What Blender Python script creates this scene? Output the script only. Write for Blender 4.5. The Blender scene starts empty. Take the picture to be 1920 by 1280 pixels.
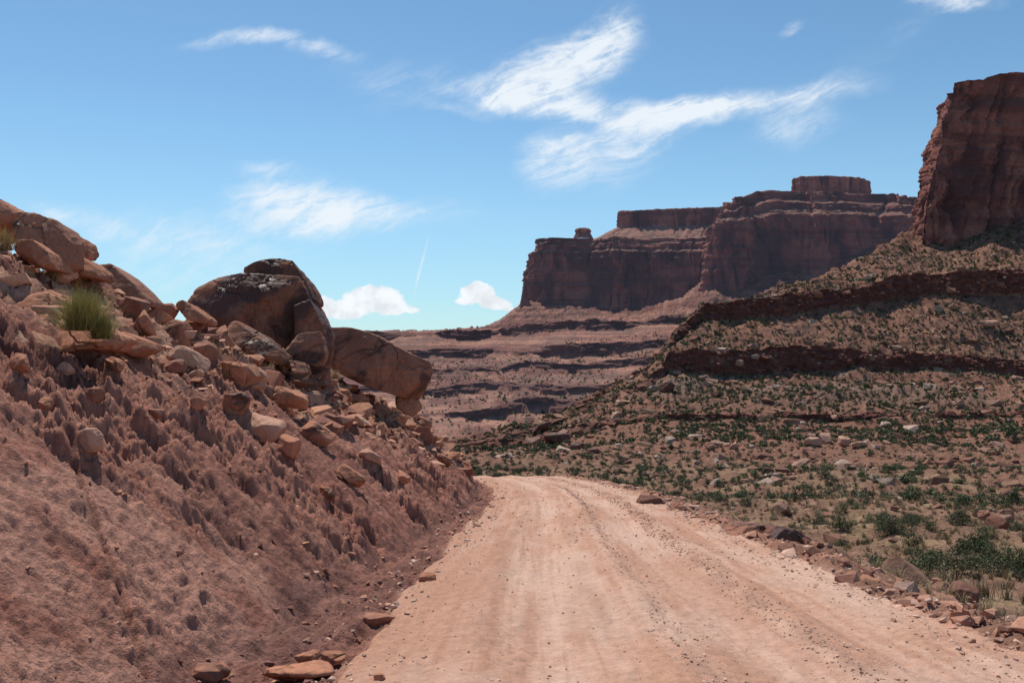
import bpy, bmesh, math, time
import numpy as np
from mathutils import Vector
T0=time.time()
rng=np.random.default_rng(7)
F=1600.0
# ------------------------------------------------------------------ noise
_P=np.random.default_rng(11).permutation(256).astype(np.int32); _P=np.concatenate([_P,_P,_P])
_ang=np.random.default_rng(12).random(256)*2*np.pi
_G2=np.stack([np.cos(_ang),np.sin(_ang)],1)*1.4
_g3=np.random.default_rng(13).normal(size=(256,3)); _G3=_g3/np.linalg.norm(_g3,axis=1)[:,None]*1.5
def _f(t): return t*t*t*(t*(t*6-15)+10)
def n2(x,y):
    x=np.asarray(x,float); y=np.asarray(y,float); x,y=np.broadcast_arrays(x,y)
    xi=np.floor(x); yi=np.floor(y); fx=x-xi; fy=y-yi
    xi=xi.astype(np.int64)&255; yi=yi.astype(np.int64)&255
    u=_f(fx); v=_f(fy)
    def g(i,j,dx,dy):
        h=_P[_P[(xi+i)&255]+((yi+j)&255)]; G=_G2[h]; return G[...,0]*dx+G[...,1]*dy
    a=g(0,0,fx,fy); b=g(1,0,fx-1,fy); c=g(0,1,fx,fy-1); d=g(1,1,fx-1,fy-1)
    return (a+(b-a)*u)+((c+(d-c)*u)-(a+(b-a)*u))*v
def fbm(x,y,o=4,g=.5,l=2.07,s=0.):
    r=0;a=1.
    for i in range(o):
        r=r+a*n2(x+s+i*17.3,y+s*1.7+i*9.1); x=x*l;y=y*l;a*=g
    return r
def ridge(x,y,o=3,g=.5,s=0.):
    r=0;a=1.;t=0
    for i in range(o):
        r=r+a*(1-2*np.abs(n2(x+s+i*7.7,y+s*1.3+i*3.3))); t+=a; x=x*2.1;y=y*2.1;a*=g
    return r/t
def n3(p):
    pi=np.floor(p); f=p-pi; pi=pi.astype(np.int64)&255; w=_f(f)
    r=0
    for i in (0,1):
        for j in (0,1):
            for k in (0,1):
                h=_P[_P[_P[(pi[:,0]+i)&255]+((pi[:,1]+j)&255)]+((pi[:,2]+k)&255)]
                d=(_G3[h]*(f-np.array([i,j,k]))).sum(1)
                r=r+d*(w[:,0] if i else 1-w[:,0])*(w[:,1] if j else 1-w[:,1])*(w[:,2] if k else 1-w[:,2])
    return r
def fbm3(p,o=4,g=.5):
    r=0;a=1.
    for i in range(o): r=r+a*n3(p+i*13.7); p=p*2.03; a*=g
    return r
def sst(a,b,x):
    t=np.clip((x-a)/(b-a),0,1); return t*t*(3-2*t)
def mixc(c1,c2,m):
    m=np.asarray(m)[...,None]; return np.asarray(c1)*(1-m)+np.asarray(c2)*m
def terrace(Z,h,X,Y,f,amt,sharp=.3,wv=.6):
    q=Z/h+wv*fbm(X*f,Y*f,3,s=71.); k=np.floor(q); fr=q-k
    g=sst(1-sharp,1,fr)*.8+fr*.2
    return Z+(g-fr)*h*amt
# ------------------------------------------------------------------ mesh helpers
def make_mesh(name,V,Fc,mat,col=None,smooth=True,parent=None):
    V=np.ascontiguousarray(V,dtype=np.float32).reshape(-1,3); Fc=np.ascontiguousarray(Fc,dtype=np.int32)
    k=Fc.shape[1]; me=bpy.data.meshes.new(name)
    me.vertices.add(len(V)); me.vertices.foreach_set('co',V.ravel())
    me.loops.add(Fc.size); me.loops.foreach_set('vertex_index',Fc.ravel())
    me.polygons.add(len(Fc)); me.polygons.foreach_set('loop_start',np.arange(0,Fc.size,k,dtype=np.int32))
    me.polygons.foreach_set('use_smooth',np.full(len(Fc),smooth))
    me.update(calc_edges=True)
    if col is not None:
        at=me.attributes.new('Col','FLOAT_COLOR','POINT')
        c=np.ones((len(V),4),np.float32); c[:,:3]=np.clip(np.asarray(col).reshape(-1,3),0,1); at.data.foreach_set('color',c.ravel())
    me.materials.append(mat)
    ob=bpy.data.objects.new(name,me); bpy.context.scene.collection.objects.link(ob)
    if parent: ob.parent=parent
    return ob
def grid_faces(nr,nc):
    i=np.arange(nr*nc).reshape(nr,nc)
    return np.stack([i[:-1,:-1],i[:-1,1:],i[1:,1:],i[1:,:-1]],-1).reshape(-1,4)
# ------------------------------------------------------------------ materials
def rockmat(name,s1=3.,s2=20.,bump=.05,var=.3,rough=.95,haze_glow=None,col=None,varnish=0.,vscale=1.,strata=0.,spec=.15,det=4,cracks=0.):
    m=bpy.data.materials.new(name); m.use_nodes=True; nt=m.node_tree; N=nt.nodes; L=nt.links
    b=N['Principled BSDF']; b.inputs['Roughness'].default_value=rough; b.inputs['Specular IOR Level'].default_value=spec
    tc=N.new('ShaderNodeTexCoord')
    def noise(sc,det=det,ro=.65,vec=None,dist=0):
        n=N.new('ShaderNodeTexNoise'); n.inputs['Scale'].default_value=sc; n.inputs['Detail'].default_value=det
        n.inputs['Roughness'].default_value=ro; n.inputs['Distortion'].default_value=dist
        L.new(vec if vec else tc.outputs['Object'],n.inputs['Vector']); return n.outputs['Fac']
    def rng_(x,a,b_,c,d):
        r=N.new('ShaderNodeMapRange'); L.new(x,r.inputs['Value'])
        for k,v in zip(('From Min','From Max','To Min','To Max'),(a,b_,c,d)): r.inputs[k].default_value=v
        return r.outputs['Result']
    def math_(op,a,b_):
        r=N.new('ShaderNodeMath'); r.operation=op
        for i,v in enumerate((a,b_)):
            if isinstance(v,(int,float)): r.inputs[i].default_value=v
            else: L.new(v,r.inputs[i])
        return r.outputs[0]
    if col is None:
        a=N.new('ShaderNodeAttribute'); a.attribute_name='Col'; base=a.outputs['Color']
    else:
        a=N.new('ShaderNodeRGB'); a.outputs[0].default_value=(*col,1); base=a.outputs[0]
    A=noise(s1); B=noise(s2)
    v=math_('MULTIPLY',rng_(A,.3,.7,1-var,1+var),rng_(B,.3,.7,1-var*.8,1+var*.8))
    vm=N.new('ShaderNodeVectorMath'); vm.operation='SCALE'; L.new(base,vm.inputs[0]); L.new(v,vm.inputs['Scale'])
    out=vm.outputs[0]
    if varnish>0:
        C=noise(vscale,5,.6,dist=.6)
        k=rng_(C,.62-varnish*.3,.70-varnish*.3,0,.85)
        mx=N.new('ShaderNodeMix'); mx.data_type='RGBA'; L.new(k,mx.inputs['Factor']); L.new(out,mx.inputs['A']); mx.inputs['B'].default_value=(.07,.036,.029,1)
        out=mx.outputs['Result']
        L.new(rng_(k,0,1,rough,.42),b.inputs['Roughness'])
    L.new(out,b.inputs['Base Color'])
    h=math_('ADD',A,math_('MULTIPLY',B,.35))
    if strata>0:
        mp=N.new('ShaderNodeMapping'); mp.inputs['Scale'].default_value=(.25,.25,3.5); mp.inputs['Rotation'].default_value=(.25,.2,0); L.new(tc.outputs['Object'],mp.inputs['Vector'])
        h=math_('ADD',h,math_('MULTIPLY',noise(s1*.8,4,.6,vec=mp.outputs['Vector']),strata))
    if cracks>0:
        vo=N.new('ShaderNodeTexVoronoi'); vo.feature='DISTANCE_TO_EDGE'; vo.inputs['Scale'].default_value=cracks
        wn=N.new('ShaderNodeTexNoise'); wn.inputs['Scale'].default_value=cracks*2.2; wn.inputs['Detail'].default_value=3; L.new(tc.outputs['Object'],wn.inputs['Vector'])
        ad=N.new('ShaderNodeVectorMath'); ad.operation='MULTIPLY_ADD'; L.new(wn.outputs['Color'],ad.inputs[0]); ad.inputs[1].default_value=(.6/cracks,.6/cracks,.6/cracks); L.new(tc.outputs['Object'],ad.inputs[2]); L.new(ad.outputs[0],vo.inputs['Vector'])
        h=math_('ADD',h,rng_(vo.outputs['Distance'],0,.035,-.9,0))
    bp=N.new('ShaderNodeBump'); bp.inputs['Strength'].default_value=1; bp.inputs['Distance'].default_value=bump
    L.new(h,bp.inputs['Height']); L.new(bp.outputs['Normal'],b.inputs['Normal'])
    if haze_glow:
        b.inputs['Emission Color'].default_value=(*haze_glow[:3],1); b.inputs['Emission Strength'].default_value=haze_glow[3]  # blue emission painted in as distance haze, constant per material
    return m
def leafmat(name):
    m=bpy.data.materials.new(name); m.use_nodes=True; nt=m.node_tree; b=nt.nodes['Principled BSDF']
    a=nt.nodes.new('ShaderNodeAttribute'); a.attribute_name='Col'
    nt.links.new(a.outputs['Color'],b.inputs['Base Color']); b.inputs['Roughness'].default_value=.7; b.inputs['Specular IOR Level'].default_value=.2
    return m
M_ground=rockmat('red_dirt',7,50,.07,.22,det=5)
M_road=rockmat('dirt_road_surface',9,70,.032,.14)
M_valley=rockmat('canyon_soil',.6,4,.8,.32,haze_glow=(.30,.40,.62,.004))
M_mid=rockmat('bench_soil',.06,.5,3.,.28,haze_glow=(.30,.40,.62,.034))
M_cliffA=rockmat('sandstone_cliff',.12,1.0,2.0,.22,haze_glow=(.3,.4,.6,.010))
M_cliffB=rockmat('far_sandstone_cliff',.05,.4,3.,.2,haze_glow=(.30,.40,.62,.046))
M_rocks=rockmat('loose_rock',5,30,.02,.22)
M_farrocks=rockmat('slope_rock',.8,6,.1,.25)
M_leaf=leafmat('foliage')
# ------------------------------------------------------------------ near terrain
def road_cx(y): return np.interp(y,[-20,5,10,17,22,28,33,38,44,50,58,70],[1.3,1.33,1.38,1.62,1.85,1.98,1.85,1.45,.8,-.1,-2.2,-7.])
def road_z(y): return -(1.6+.125*np.minimum(y,49))-.21*np.maximum(y-49,0)-.012*np.maximum(y-60,0)**2
def crest(y):
    X=np.interp(y,[-20,5,14,19,28,38,50,62],[-11,-9.2,-8.5,-7.8,-6.3,-4.4,-2.9,-4.5])
    X=np.minimum(X,road_cx(y)-4.0+.9*sst(40,50,y))
    Z=np.interp(y,[-20,5,14,19,28,38,44,50,62],[3.2,2.5,1.75,.45,-1.15,-3.35,-5.3,-7.6,-12.5])
    return X,Z
def near(x,y):
    cx=road_cx(y); zr=road_z(y)
    wob=.18*n2(y*.35,3.1)+.08*n2(y*1.3,x*0+9.)
    hw=2.45+.1*n2(y*.2,7.7)
    dl=(cx-hw+wob)-x; dr=x-(cx+hw+wob*.7+.12*n2(y*1.1,x*0+31.))
    dw=np.interp(y,[5,9,16,30,50],[1.15,1.0,.8,.6,.5])+.2*n2(y*.5,20.)
    z=zr+0*x
    u=x-cx
    road=(1-sst(0,.25,dl))*(1-sst(-.05,.3,dr))
    w=.12*n2(y*.12,1.5)
    z=z-road*(.06*np.exp(-((u-w+.95)/.32)**2)+.055*np.exp(-((u-w-.75)/.32)**2)-.05*np.exp(-((u-w+.05)/.18)**2)-.04*np.exp(-((u-w-1.35)/.2)**2)-.03*np.exp(-((u-w+1.6)/.2)**2))
    z=z+road*(.022*fbm(x*3,y*1.2,4)+.014*fbm(x*12,y*10,2)+.03*n2(x*1.2,y*.5))
    dt=sst(0,.25,dl)*(1-sst(dw-.1,dw+.5,dl))
    z=z-sst(0,.3,dl)*.13+ dt*(.12*fbm(x*1.8,y*1.2,5,.6))
    Xc,Zc=crest(y); xt=cx-hw+wob-dw
    t=(xt-x)/np.maximum(xt-Xc,.3)
    tc=np.clip(t,0,1)
    H=np.maximum(Zc-(zr-.13),-1.)
    prof=.93*tc+.07*np.sin(tc*np.pi*.5)+.03*np.sin(tc*6.3)
    bank=sst(0,.06,t)
    tr=np.interp(y,[4,8,12,16,22,30,40],[.80,.72,.58,.48,.38,.24,.12])+.14*n2(y*.45,x*.25+5)+.07*n2(y*1.7,x)
    scree=sst(tr-.05,tr+.05,t)
    fade=np.clip(H/2.5,0.1,1)
    yy=y+.30*fbm(x*.5,y*.5,4,.55)+.10*x
    ri0=ridge(yy*.5,x*.08,2,.5,s=1.)
    ri=ridge(yy*1.7,x*.16,2,.5,s=3.)
    ri2=ridge(yy*4.2,x*.38,3,.6,s=9.)
    lump=fbm(x*1.6,y*1.6,5,.6)
    clod=fbm(x*5.5,y*5.5,4,.65,s=44.)
    rgh=sst(-.4,.4,fbm(x*.35,y*.35,4,s=60.))*.9+.25
    lower=1-.60*sst(.42,.12,t)*sst(13,7,y)
    clay=bank*(1-scree)
    d=clay*fade*lower*(.34*(ri0-.5)+rgh*(.13*(ri-.4)+.15*(ri2-.4)+.20*lump+.075*clod))
    d=d+clay*.034*fbm(x*11,y*11,3,.65)
    seam=np.abs(n2(x*.5+y*.28,y*.22+x*.2+3)); d=d-clay*.07*(1-sst(0,.05,seam))*sst(.6,.4,t)
    blk=np.round((fbm(x*1.1,y*1.1,3,.55,s=40.))*5)/5; blk2=np.round(fbm(x*3.3,y*3.3,2,.55,s=47.)*4)/4
    d=d+bank*scree*fade*(.14*fbm(x*1.6,y*1.6,5,.6)+.20*blk+.08*blk2+.28*n2(x*.45,y*.45))
    led=(1-sst(0,.07,np.abs(t-tr)))*fade*.16*sst(-.2,.3,n2(y*1.1,3.3))
    z=z+prof*H+d+led*bank
    z=z-np.maximum(t-1,0)*np.maximum(xt-Xc,.3)*.10*np.clip((y-2)/10,0,1)
    sh=sst(0,.25,dr)*(1-sst(.5,1.3,dr))
    z=z+sh*(.03+.14*n2(x*1.3,y*.9)+.10*fbm(x*4,y*4,3))
    z=z-np.maximum(dr-.5,0)*.36-.010*np.maximum(dr-2,0)**2+sst(.3,1.5,dr)*(.34*fbm(x*.9,y*.9,5,.55))
    zone=dict(road=road,dt=dt,t=t,scree=scree,clay=clay,dr=dr,dl=dl,u=u-w,ri=ri,ri2=ri2,lump=lump,sh=sh,bank=bank,ri0=ri0,clod=clod,seam=seam,rgh=rgh,blk=blk)
    return z,zone
ys=np.concatenate([np.linspace(-14,2.6,50)[:-1],2.6*np.exp(np.linspace(0,np.log(72/2.6),900))])
ss=np.concatenate([-14-46*np.linspace(1,0,45)[:-1]**1.6,np.linspace(-14,4.2,900),4.2+50*np.linspace(0,1,80)[1:]**1.8])
YY,SS=np.meshgrid(ys,ss,indexing='ij')
XX=SS*(.30+.70*np.clip(YY,0,14)/14)
ZZ,zn=near(XX,YY)
C_road=np.array([.53,.305,.215]); C_clay=np.array([.37,.162,.115]); C_dark=np.array([.18,.075,.058]); C_scree=np.array([.36,.175,.12]); C_tan=np.array([.47,.26,.18])
col=np.ones(XX.shape+(3,))*C_clay
cl=fbm(XX*.4,YY*.4,5,.6,s=8.)
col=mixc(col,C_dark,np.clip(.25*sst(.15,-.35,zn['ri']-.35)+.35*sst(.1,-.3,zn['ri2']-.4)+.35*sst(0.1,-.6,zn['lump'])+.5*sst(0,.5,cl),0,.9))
pk=sst(.56,.05,zn['t']+.2*cl)*sst(14,6,YY)
col=mixc(col,[.47,.25,.185],.7*pk*sst(-.35,.2,fbm(XX*.9,YY*.9,5,s=77.)))
col=mixc(col,[.45,.235,.17],.4*sst(.1,.5,fbm(XX*.6,YY*1.1,5,.6,s=27.))*zn['clay'])
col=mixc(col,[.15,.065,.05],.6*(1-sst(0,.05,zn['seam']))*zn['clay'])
sc=fbm(XX*1.4,YY*1.4,5,.6,s=31.)
scol=mixc(C_scree,C_tan,sst(-.1,.5,sc)); scol=mixc(scol,[.20,.085,.06],sst(.0,-.5,sc))
col=mixc(col,scol,zn['scree']*zn['bank'])
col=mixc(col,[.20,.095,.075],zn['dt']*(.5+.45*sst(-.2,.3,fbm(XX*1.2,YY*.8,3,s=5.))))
def roadcol(u,X,Y):
    st=fbm(u*3.2,Y*.10,4,.6,s=2.); st2=fbm(X*1.1,Y*.5,4,s=19.); st3=fbm(u*9,Y*.25,3,.6,s=12.); pt=fbm(X*.7,Y*.35,4,.6,s=91.)
    rc=mixc(C_road,[.60,.38,.28],sst(-.1,.6,st)*.8); rc=mixc(rc,[.42,.22,.145],sst(.05,-.6,st+.5*st2)*.85)
    rc=mixc(rc,[.62,.40,.305],.65*(np.exp(-((u+.95)/.28)**2)+np.exp(-((u-.75)/.3)**2)))
    rc=mixc(rc,[.44,.235,.155],.55*sst(0,.6,st3)); rc=mixc(rc,[.48,.265,.18],.6*sst(0,.5,pt)); rc=mixc(rc,[.60,.41,.32],.4*sst(0,-.5,pt))
    rc=mixc(rc,[.40,.22,.15],.5*np.exp(-((u+.42)/.13)**2)*sst(-.3,.3,n2(X*1.2,Y*.5))+.5*np.exp(-((u+1.5)/.14)**2)*sst(-.3,.3,n2(X*1.2,Y*.6+7)))
    rc=mixc(rc,[.34,.19,.14],.6*np.exp(-((u-1.2)/.10)**2)*sst(-.2,.3,n2(X*3,Y*1.5))+.5*np.exp(-((u-.12)/.08)**2)*sst(-.3,.2,n2(X*4,Y*1.2)))
    rc=mixc(rc,[.43,.22,.145],.45*sst(-1.5,-2.3,u+.3*pt))
    return rc*.96
col=mixc(col,roadcol(zn['u'],XX,YY),zn['road'])
rs=sst(-.1,.4,zn['dr']); cr=fbm(XX*.6,YY*.6,4,s=51.)
rcol=mixc([.40,.205,.14],[.26,.14,.095],sst(-.3,.2,cr)); rcol=mixc(rcol,[.34,.24,.14],.5*sst(.1,.5,fbm(XX*1.5,YY*1.5,3,s=66.))*sst(1,3,zn['dr']))
rcol=mixc(rcol,[.26,.15,.10],.5*sst(1,3,zn['dr']))
col=mixc(col,rcol,rs)
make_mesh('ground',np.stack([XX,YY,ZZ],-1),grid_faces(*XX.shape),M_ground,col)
ysr=2.6*np.exp(np.linspace(0,np.log(66/2.6),620)); ysr=np.concatenate([np.linspace(-14,2.6,50)[:-1],ysr])
uu=np.linspace(-2.9,2.9,240)
YR,UR=np.meshgrid(ysr,uu,indexing='ij'); XR=UR+road_cx(YR); ZR,zr_=near(XR,YR)
dip=.012-.10*(1-np.clip(zr_['road']*1.6,0,1))
make_mesh('dirt_road',np.stack([XR,YR,ZR+dip],-1),grid_faces(*XR.shape),M_road,roadcol(zr_['u'],XR,YR))
print('near',time.time()-T0)
def gz(x,y): return float(near(np.array([float(x)]),np.array([float(y)]))[0][0])
_yc=np.linspace(3,60,2400)
def cast(px,row):
    x=(px-960)/F*_yc; zl=(640-row)/F*_yc; z,_=near(x,_yc)
    k=np.nonzero(z>=zl)[0]
    i=k[0] if len(k) else len(_yc)-1
    return x[i],_yc[i],z[i]
# ------------------------------------------------------------------ canyon sheets
def sheet(tab,subs,amps,cols_px,seed,ledges,wamp,brk,bk=(-.55,.15)):
    keys=sorted(tab); A=np.array([(k-960)/F for k in keys]); S=len(tab[keys[0]])
    a=(cols_px-960)/F
    Yk=np.array([[p[1] for p in tab[k]] for k in keys]); Zk=np.array([[(640-p[0])/F*p[1] for p in tab[k]] for k in keys])
    Ys=np.stack([np.interp(a,A,Yk[:,s]) for s in range(S)]); Zs=np.stack([np.interp(a,A,Zk[:,s]) for s in range(S)])
    wav=np.zeros_like(Ys)
    for s in range(S):
        base=s-1 if s in ledges else s
        wav[s]=wamp*fbm(a*9,np.full_like(a,base*3.7+seed),3,.45)*np.clip((s-1)/3,0,1)
    Ys=Ys*(1+wav); Zs=Zs*(1+wav)
    for tpi in ledges:
        k=sst(bk[0],bk[1],fbm(a*brk,np.full_like(a,tpi*5.3+seed),3,.5)); mid=(Zs[tpi]+Zs[tpi-1])*.5
        Zs[tpi]=mid+(Zs[tpi]-mid)*k; Zs[tpi-1]=mid+(Zs[tpi-1]-mid)*k
    Y=[];Z=[];AM=[];LD=[]
    for s in range(S-1):
        n=subs[s]; tt=np.linspace(0,1,n,endpoint=(s==S-2))[:,None]
        Y.append(Ys[s]+(Ys[s+1]-Ys[s])*tt)
        cv=tt if (s+1) in ledges else tt*(.80+.20*tt)
        Z.append(Zs[s]+(Zs[s+1]-Zs[s])*cv)
        AM.append(np.ones_like(tt)*amps[s]*np.ones_like(a)); LD.append(np.ones_like(tt)*(1. if (s+1) in ledges else 0.)*np.ones_like(a))
    Y=np.concatenate(Y);Z=np.concatenate(Z);AM=np.concatenate(AM);LD=np.concatenate(LD)
    K=np.ones(9)/9
    AM=np.apply_along_axis(lambda v:np.convolve(np.pad(v,4,mode='edge'),K,'valid'),0,AM)
    X=Y*a[None,:]
    return X,Y,Z,AM,LD
lo=[(1270,8),(1100,20),(1085,30),(1000,50),(930,100),(875,150)]
T1={
 0:lo+[(848,240),(840,262),(838,263),(834,290),(832,291),(831,310),(830,311),(830,330),(880,380)],
 860:lo+[(852,230),(842,262),(838,263),(834,290),(831,292),(830,310),(829,311),(830,330),(880,380)],
 1000:lo+[(845,225),(828,250),(816,252),(806,290),(797,293),(796,320),(794,322),(795,340),(850,390)],
 1130:lo+[(820,220),(795,250),(784,252),(760,300),(748,303),(735,340),(728,342),(724,360),(800,430)],
 1210:lo+[(815,222),(785,252),(776,254),(728,305),(712,309),(698,345),(692,347),(686,365),(770,450)],
 1240:lo+[(812,225),(780,255),(771,256),(710,315),(688,318),(660,350),(655,352),(650,370),(740,460)],
 1252:lo+[(812,225),(780,255),(771,256),(700,320),(658,323),(648,350),(641,352),(634,370),(730,460)],
 1320:lo+[(812,228),(780,258),(771,259),(700,325),(656,328),(602,370),(570,373),(564,395),(680,480)],
 1500:lo+[(812,230),(780,260),(771,261),(692,335),(646,338),(582,385),(548,388),(522,430),(640,540)],
 1600:lo+[(812,230),(782,260),(775,261),(692,338),(650,341),(569,392),(536,395),(486,450),(600,570)],
 1690:lo+[(812,232),(780,262),(774,263),(692,342),(658,345),(554,400),(513,403),(430,480),(560,600)],
 1800:lo+[(812,234),(778,264),(773,265),(692,346),(662,349),(550,405),(508,408),(440,480),(380,640)],
 1920:lo+[(810,235),(775,265),(770,266),(692,350),(670,353),(547,410),(504,413),(385,490),(340,640)],
 2700:lo+[(790,220),(740,255),(732,256),(650,320),(625,323),(500,370),(460,373),(250,440),(100,640)],
 3600:lo+[(790,220),(740,255),(732,256),(650,320),(625,323),(500,370),(460,373),(250,440),(100,640)]}
cp=np.concatenate([np.linspace(0,780,60)[:-1],np.linspace(780,1960,1150),np.linspace(1960,3600,120)[1:]])
X,Y,Z,AM,LD=sheet(T1,[20,24,44,60,46,60,34,14,56,34,56,38,60,20],[.15,.35,.5,.7,.9,1.3,1.2,.5,1.8,.5,1.9,.5,2.4,4.],cp,5,[8,10,12],.018,11,(-1.1,-.2))
Z=Z+AM*(fbm(X*.03,Y*.03,3,s=4.)*1.0+fbm(X*.10,Y*.10,5,.62)*.75)
gul=ridge(X*.016+.006*Y,Y*.008,3,.5,s=8.); Z=Z-(1-gul)*AM*1.3*(1-LD)*sst(200,280,Y)
Z=terrace(Z,5.5,X,Y,.03,.55*sst(200,260,Y)*(1-LD)*sst(0,.4,fbm(X*.02,Y*.03,3,s=33.)),wv=1.2)
blk=fbm(X*.16,Z*.35,4,.6,s=14.)+.8*np.round(fbm(X*.12,Z*.12,3,s=3.)*3)/3
Y=Y-LD*(1.8*blk+1.2)
mid=sst(90,60,Y); Z=Z+mid*.25*fbm(X*.4,Y*.4,4,.6)
c0=fbm(X*.02,Y*.02,4,s=61.); c1=fbm(X*.15,Y*.12+Z*.25,4,.6,s=23.); c2=fbm(X*.012,Z*.16,4,s=88.)
colv=np.ones(X.shape+(3,))*np.array([.245,.118,.078])
colv=mixc(colv,[.25,.145,.09],.85*sst(-.3,.3,c0+.3*c1)*sst(215,120,Y))
colv=mixc(colv,[.31,.215,.12],.6*sst(.0,.5,c1)*sst(170,90,Y)); colv=mixc(colv,[.16,.09,.058],.5*sst(.0,-.5,c1)*sst(215,120,Y))
colv=mixc(colv,[.155,.068,.048],.6*sst(-.1,.4,c2)*sst(180,260,Y)); colv=mixc(colv,[.14,.088,.06],.5*sst(0,.5,c0-.3*c1)*sst(230,300,Y))
gz_=np.exp(-((Z+12)/6.)**2)*sst(230,280,Y)
colv=mixc(colv,[.28,.205,.16],.6*gz_*sst(-.15,.35,c1+c0))
colv=mixc(colv,[.34,.185,.125],.6*sst(.1,.5,c1-.3*c0)*sst(280,400,Y))
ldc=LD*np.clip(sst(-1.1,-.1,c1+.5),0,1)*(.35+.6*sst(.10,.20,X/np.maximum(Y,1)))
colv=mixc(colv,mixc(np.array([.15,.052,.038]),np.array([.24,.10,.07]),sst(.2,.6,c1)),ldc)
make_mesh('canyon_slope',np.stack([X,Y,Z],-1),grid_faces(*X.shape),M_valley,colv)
V1=(X,Y,Z,LD)
lo2=[(885,240)]
T2={
 0:  lo2+[(775,420),(768,422),(725,600),(716,602),(690,750),(681,753),(662,950),(653,954),(634,1250),(626,1256),(622,1500),(620,2200)],
 765:lo2+[(785,420),(776,422),(732,600),(722,602),(693,750),(683,753),(666,950),(656,954),(636,1250),(619,1256),(618,1500),(619,2200)],
 830:lo2+[(775,410),(768,412),(740,590),(722,592),(700,745),(690,748),(662,950),(654,954),(634,1245),(617,1250),(616,1500),(619,2200)],
 900:lo2+[(785,400),(766,402),(726,580),(714,583),(690,740),(684,743),(668,940),(652,944),(636,1240),(616,1246),(612,1420),(612,2200)],
 935:lo2+[(778,395),(758,397),(722,560),(712,563),(700,720),(687,723),(662,930),(652,934),(630,1230),(612,1236),(604,1380),(600,2200)],
 985:lo2+[(765,385),(745,388),(730,540),(716,543),(684,690),(676,693),(668,880),(648,884),(624,1180),(608,1186),(560,1380),(560,2200)],
 1065:lo2+[(772,380),(752,383),(728,520),(719,523),(692,650),(680,653),(664,800),(642,804),(618,1100),(599,1106),(566,1380),(560,2200)],
 1200:lo2+[(760,380),(750,382),(720,500),(705,503),(680,640),(668,643),(652,780),(640,784),(612,1080),(596,1086),(574,1330),(540,2200)],
 1280:lo2+[(760,380),(750,382),(715,500),(700,503),(672,640),(660,643),(645,780),(630,784),(606,1040),(592,1046),(560,1180),(520,2200)],
 1325:lo2+[(760,380),(750,382),(710,500),(700,503),(665,640),(655,643),(640,780),(625,784),(600,1000),(588,1006),(518,1140),(500,2200)],
 1500:lo2+[(760,380),(750,382),(710,500),(700,503),(665,640),(655,643),(630,780),(615,784),(590,980),(575,986),(505,1130),(480,2200)],
 1720:lo2+[(760,380),(750,382),(710,500),(700,503),(665,640),(655,643),(620,780),(600,784),(560,960),(545,966),(440,1110),(420,2200)],
 2700:lo2+[(760,380),(750,382),(710,500),(700,503),(665,640),(655,643),(620,780),(600,784),(560,960),(545,966),(440,1110),(420,2200)]}
cp=np.concatenate([np.linspace(-600,740,80)[:-1],np.linspace(740,1740,1000),np.linspace(1740,2700,40)[1:]])
X,Y,Z,AM,LD=sheet(T2,[50,14,54,14,54,14,54,14,54,16,90,20],[1.8,.9,2.2,.9,2.4,.9,2.6,.9,3.,1.,7.0,4.],cp,31,[2,4,6,8,10],.035,14)
Z=Z+AM*(fbm(X*.012,Y*.012,4,s=4.)*1.0+fbm(X*.06,Y*.06,4,.6)*.45)
gul=ridge(X*.010+.003*Y,Y*.004,4,.55,s=18.); Z=Z-(1-gul)*AM*1.7*(1-LD)
Z=terrace(Z,3.6,X,Y,.004,1.0*(1-LD)*sst(-.5,.0,fbm(X*.006,Y*.006,3,s=36.)),.28,.35)
blk=fbm(X*.05,Z*.2,4,.6,s=14.)+.7*ridge(X*.02,Z*.03,2)
Y=Y-LD*(6*blk)
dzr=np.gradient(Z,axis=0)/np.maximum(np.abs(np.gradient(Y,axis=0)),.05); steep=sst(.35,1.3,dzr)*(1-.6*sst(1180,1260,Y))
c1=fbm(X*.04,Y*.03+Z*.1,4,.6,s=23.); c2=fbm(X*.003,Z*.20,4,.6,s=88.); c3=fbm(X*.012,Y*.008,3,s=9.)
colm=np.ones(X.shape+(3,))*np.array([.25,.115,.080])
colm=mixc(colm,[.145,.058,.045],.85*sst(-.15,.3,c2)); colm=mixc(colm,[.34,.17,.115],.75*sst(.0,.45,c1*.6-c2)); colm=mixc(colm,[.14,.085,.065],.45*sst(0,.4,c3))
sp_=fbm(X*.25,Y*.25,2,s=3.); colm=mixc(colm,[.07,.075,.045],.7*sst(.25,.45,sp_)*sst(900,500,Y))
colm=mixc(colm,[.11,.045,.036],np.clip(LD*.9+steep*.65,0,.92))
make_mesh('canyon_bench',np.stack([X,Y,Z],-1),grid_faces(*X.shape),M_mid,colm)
V2=(X,Y,Z,LD)
print('sheets',time.time()-T0)
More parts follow.
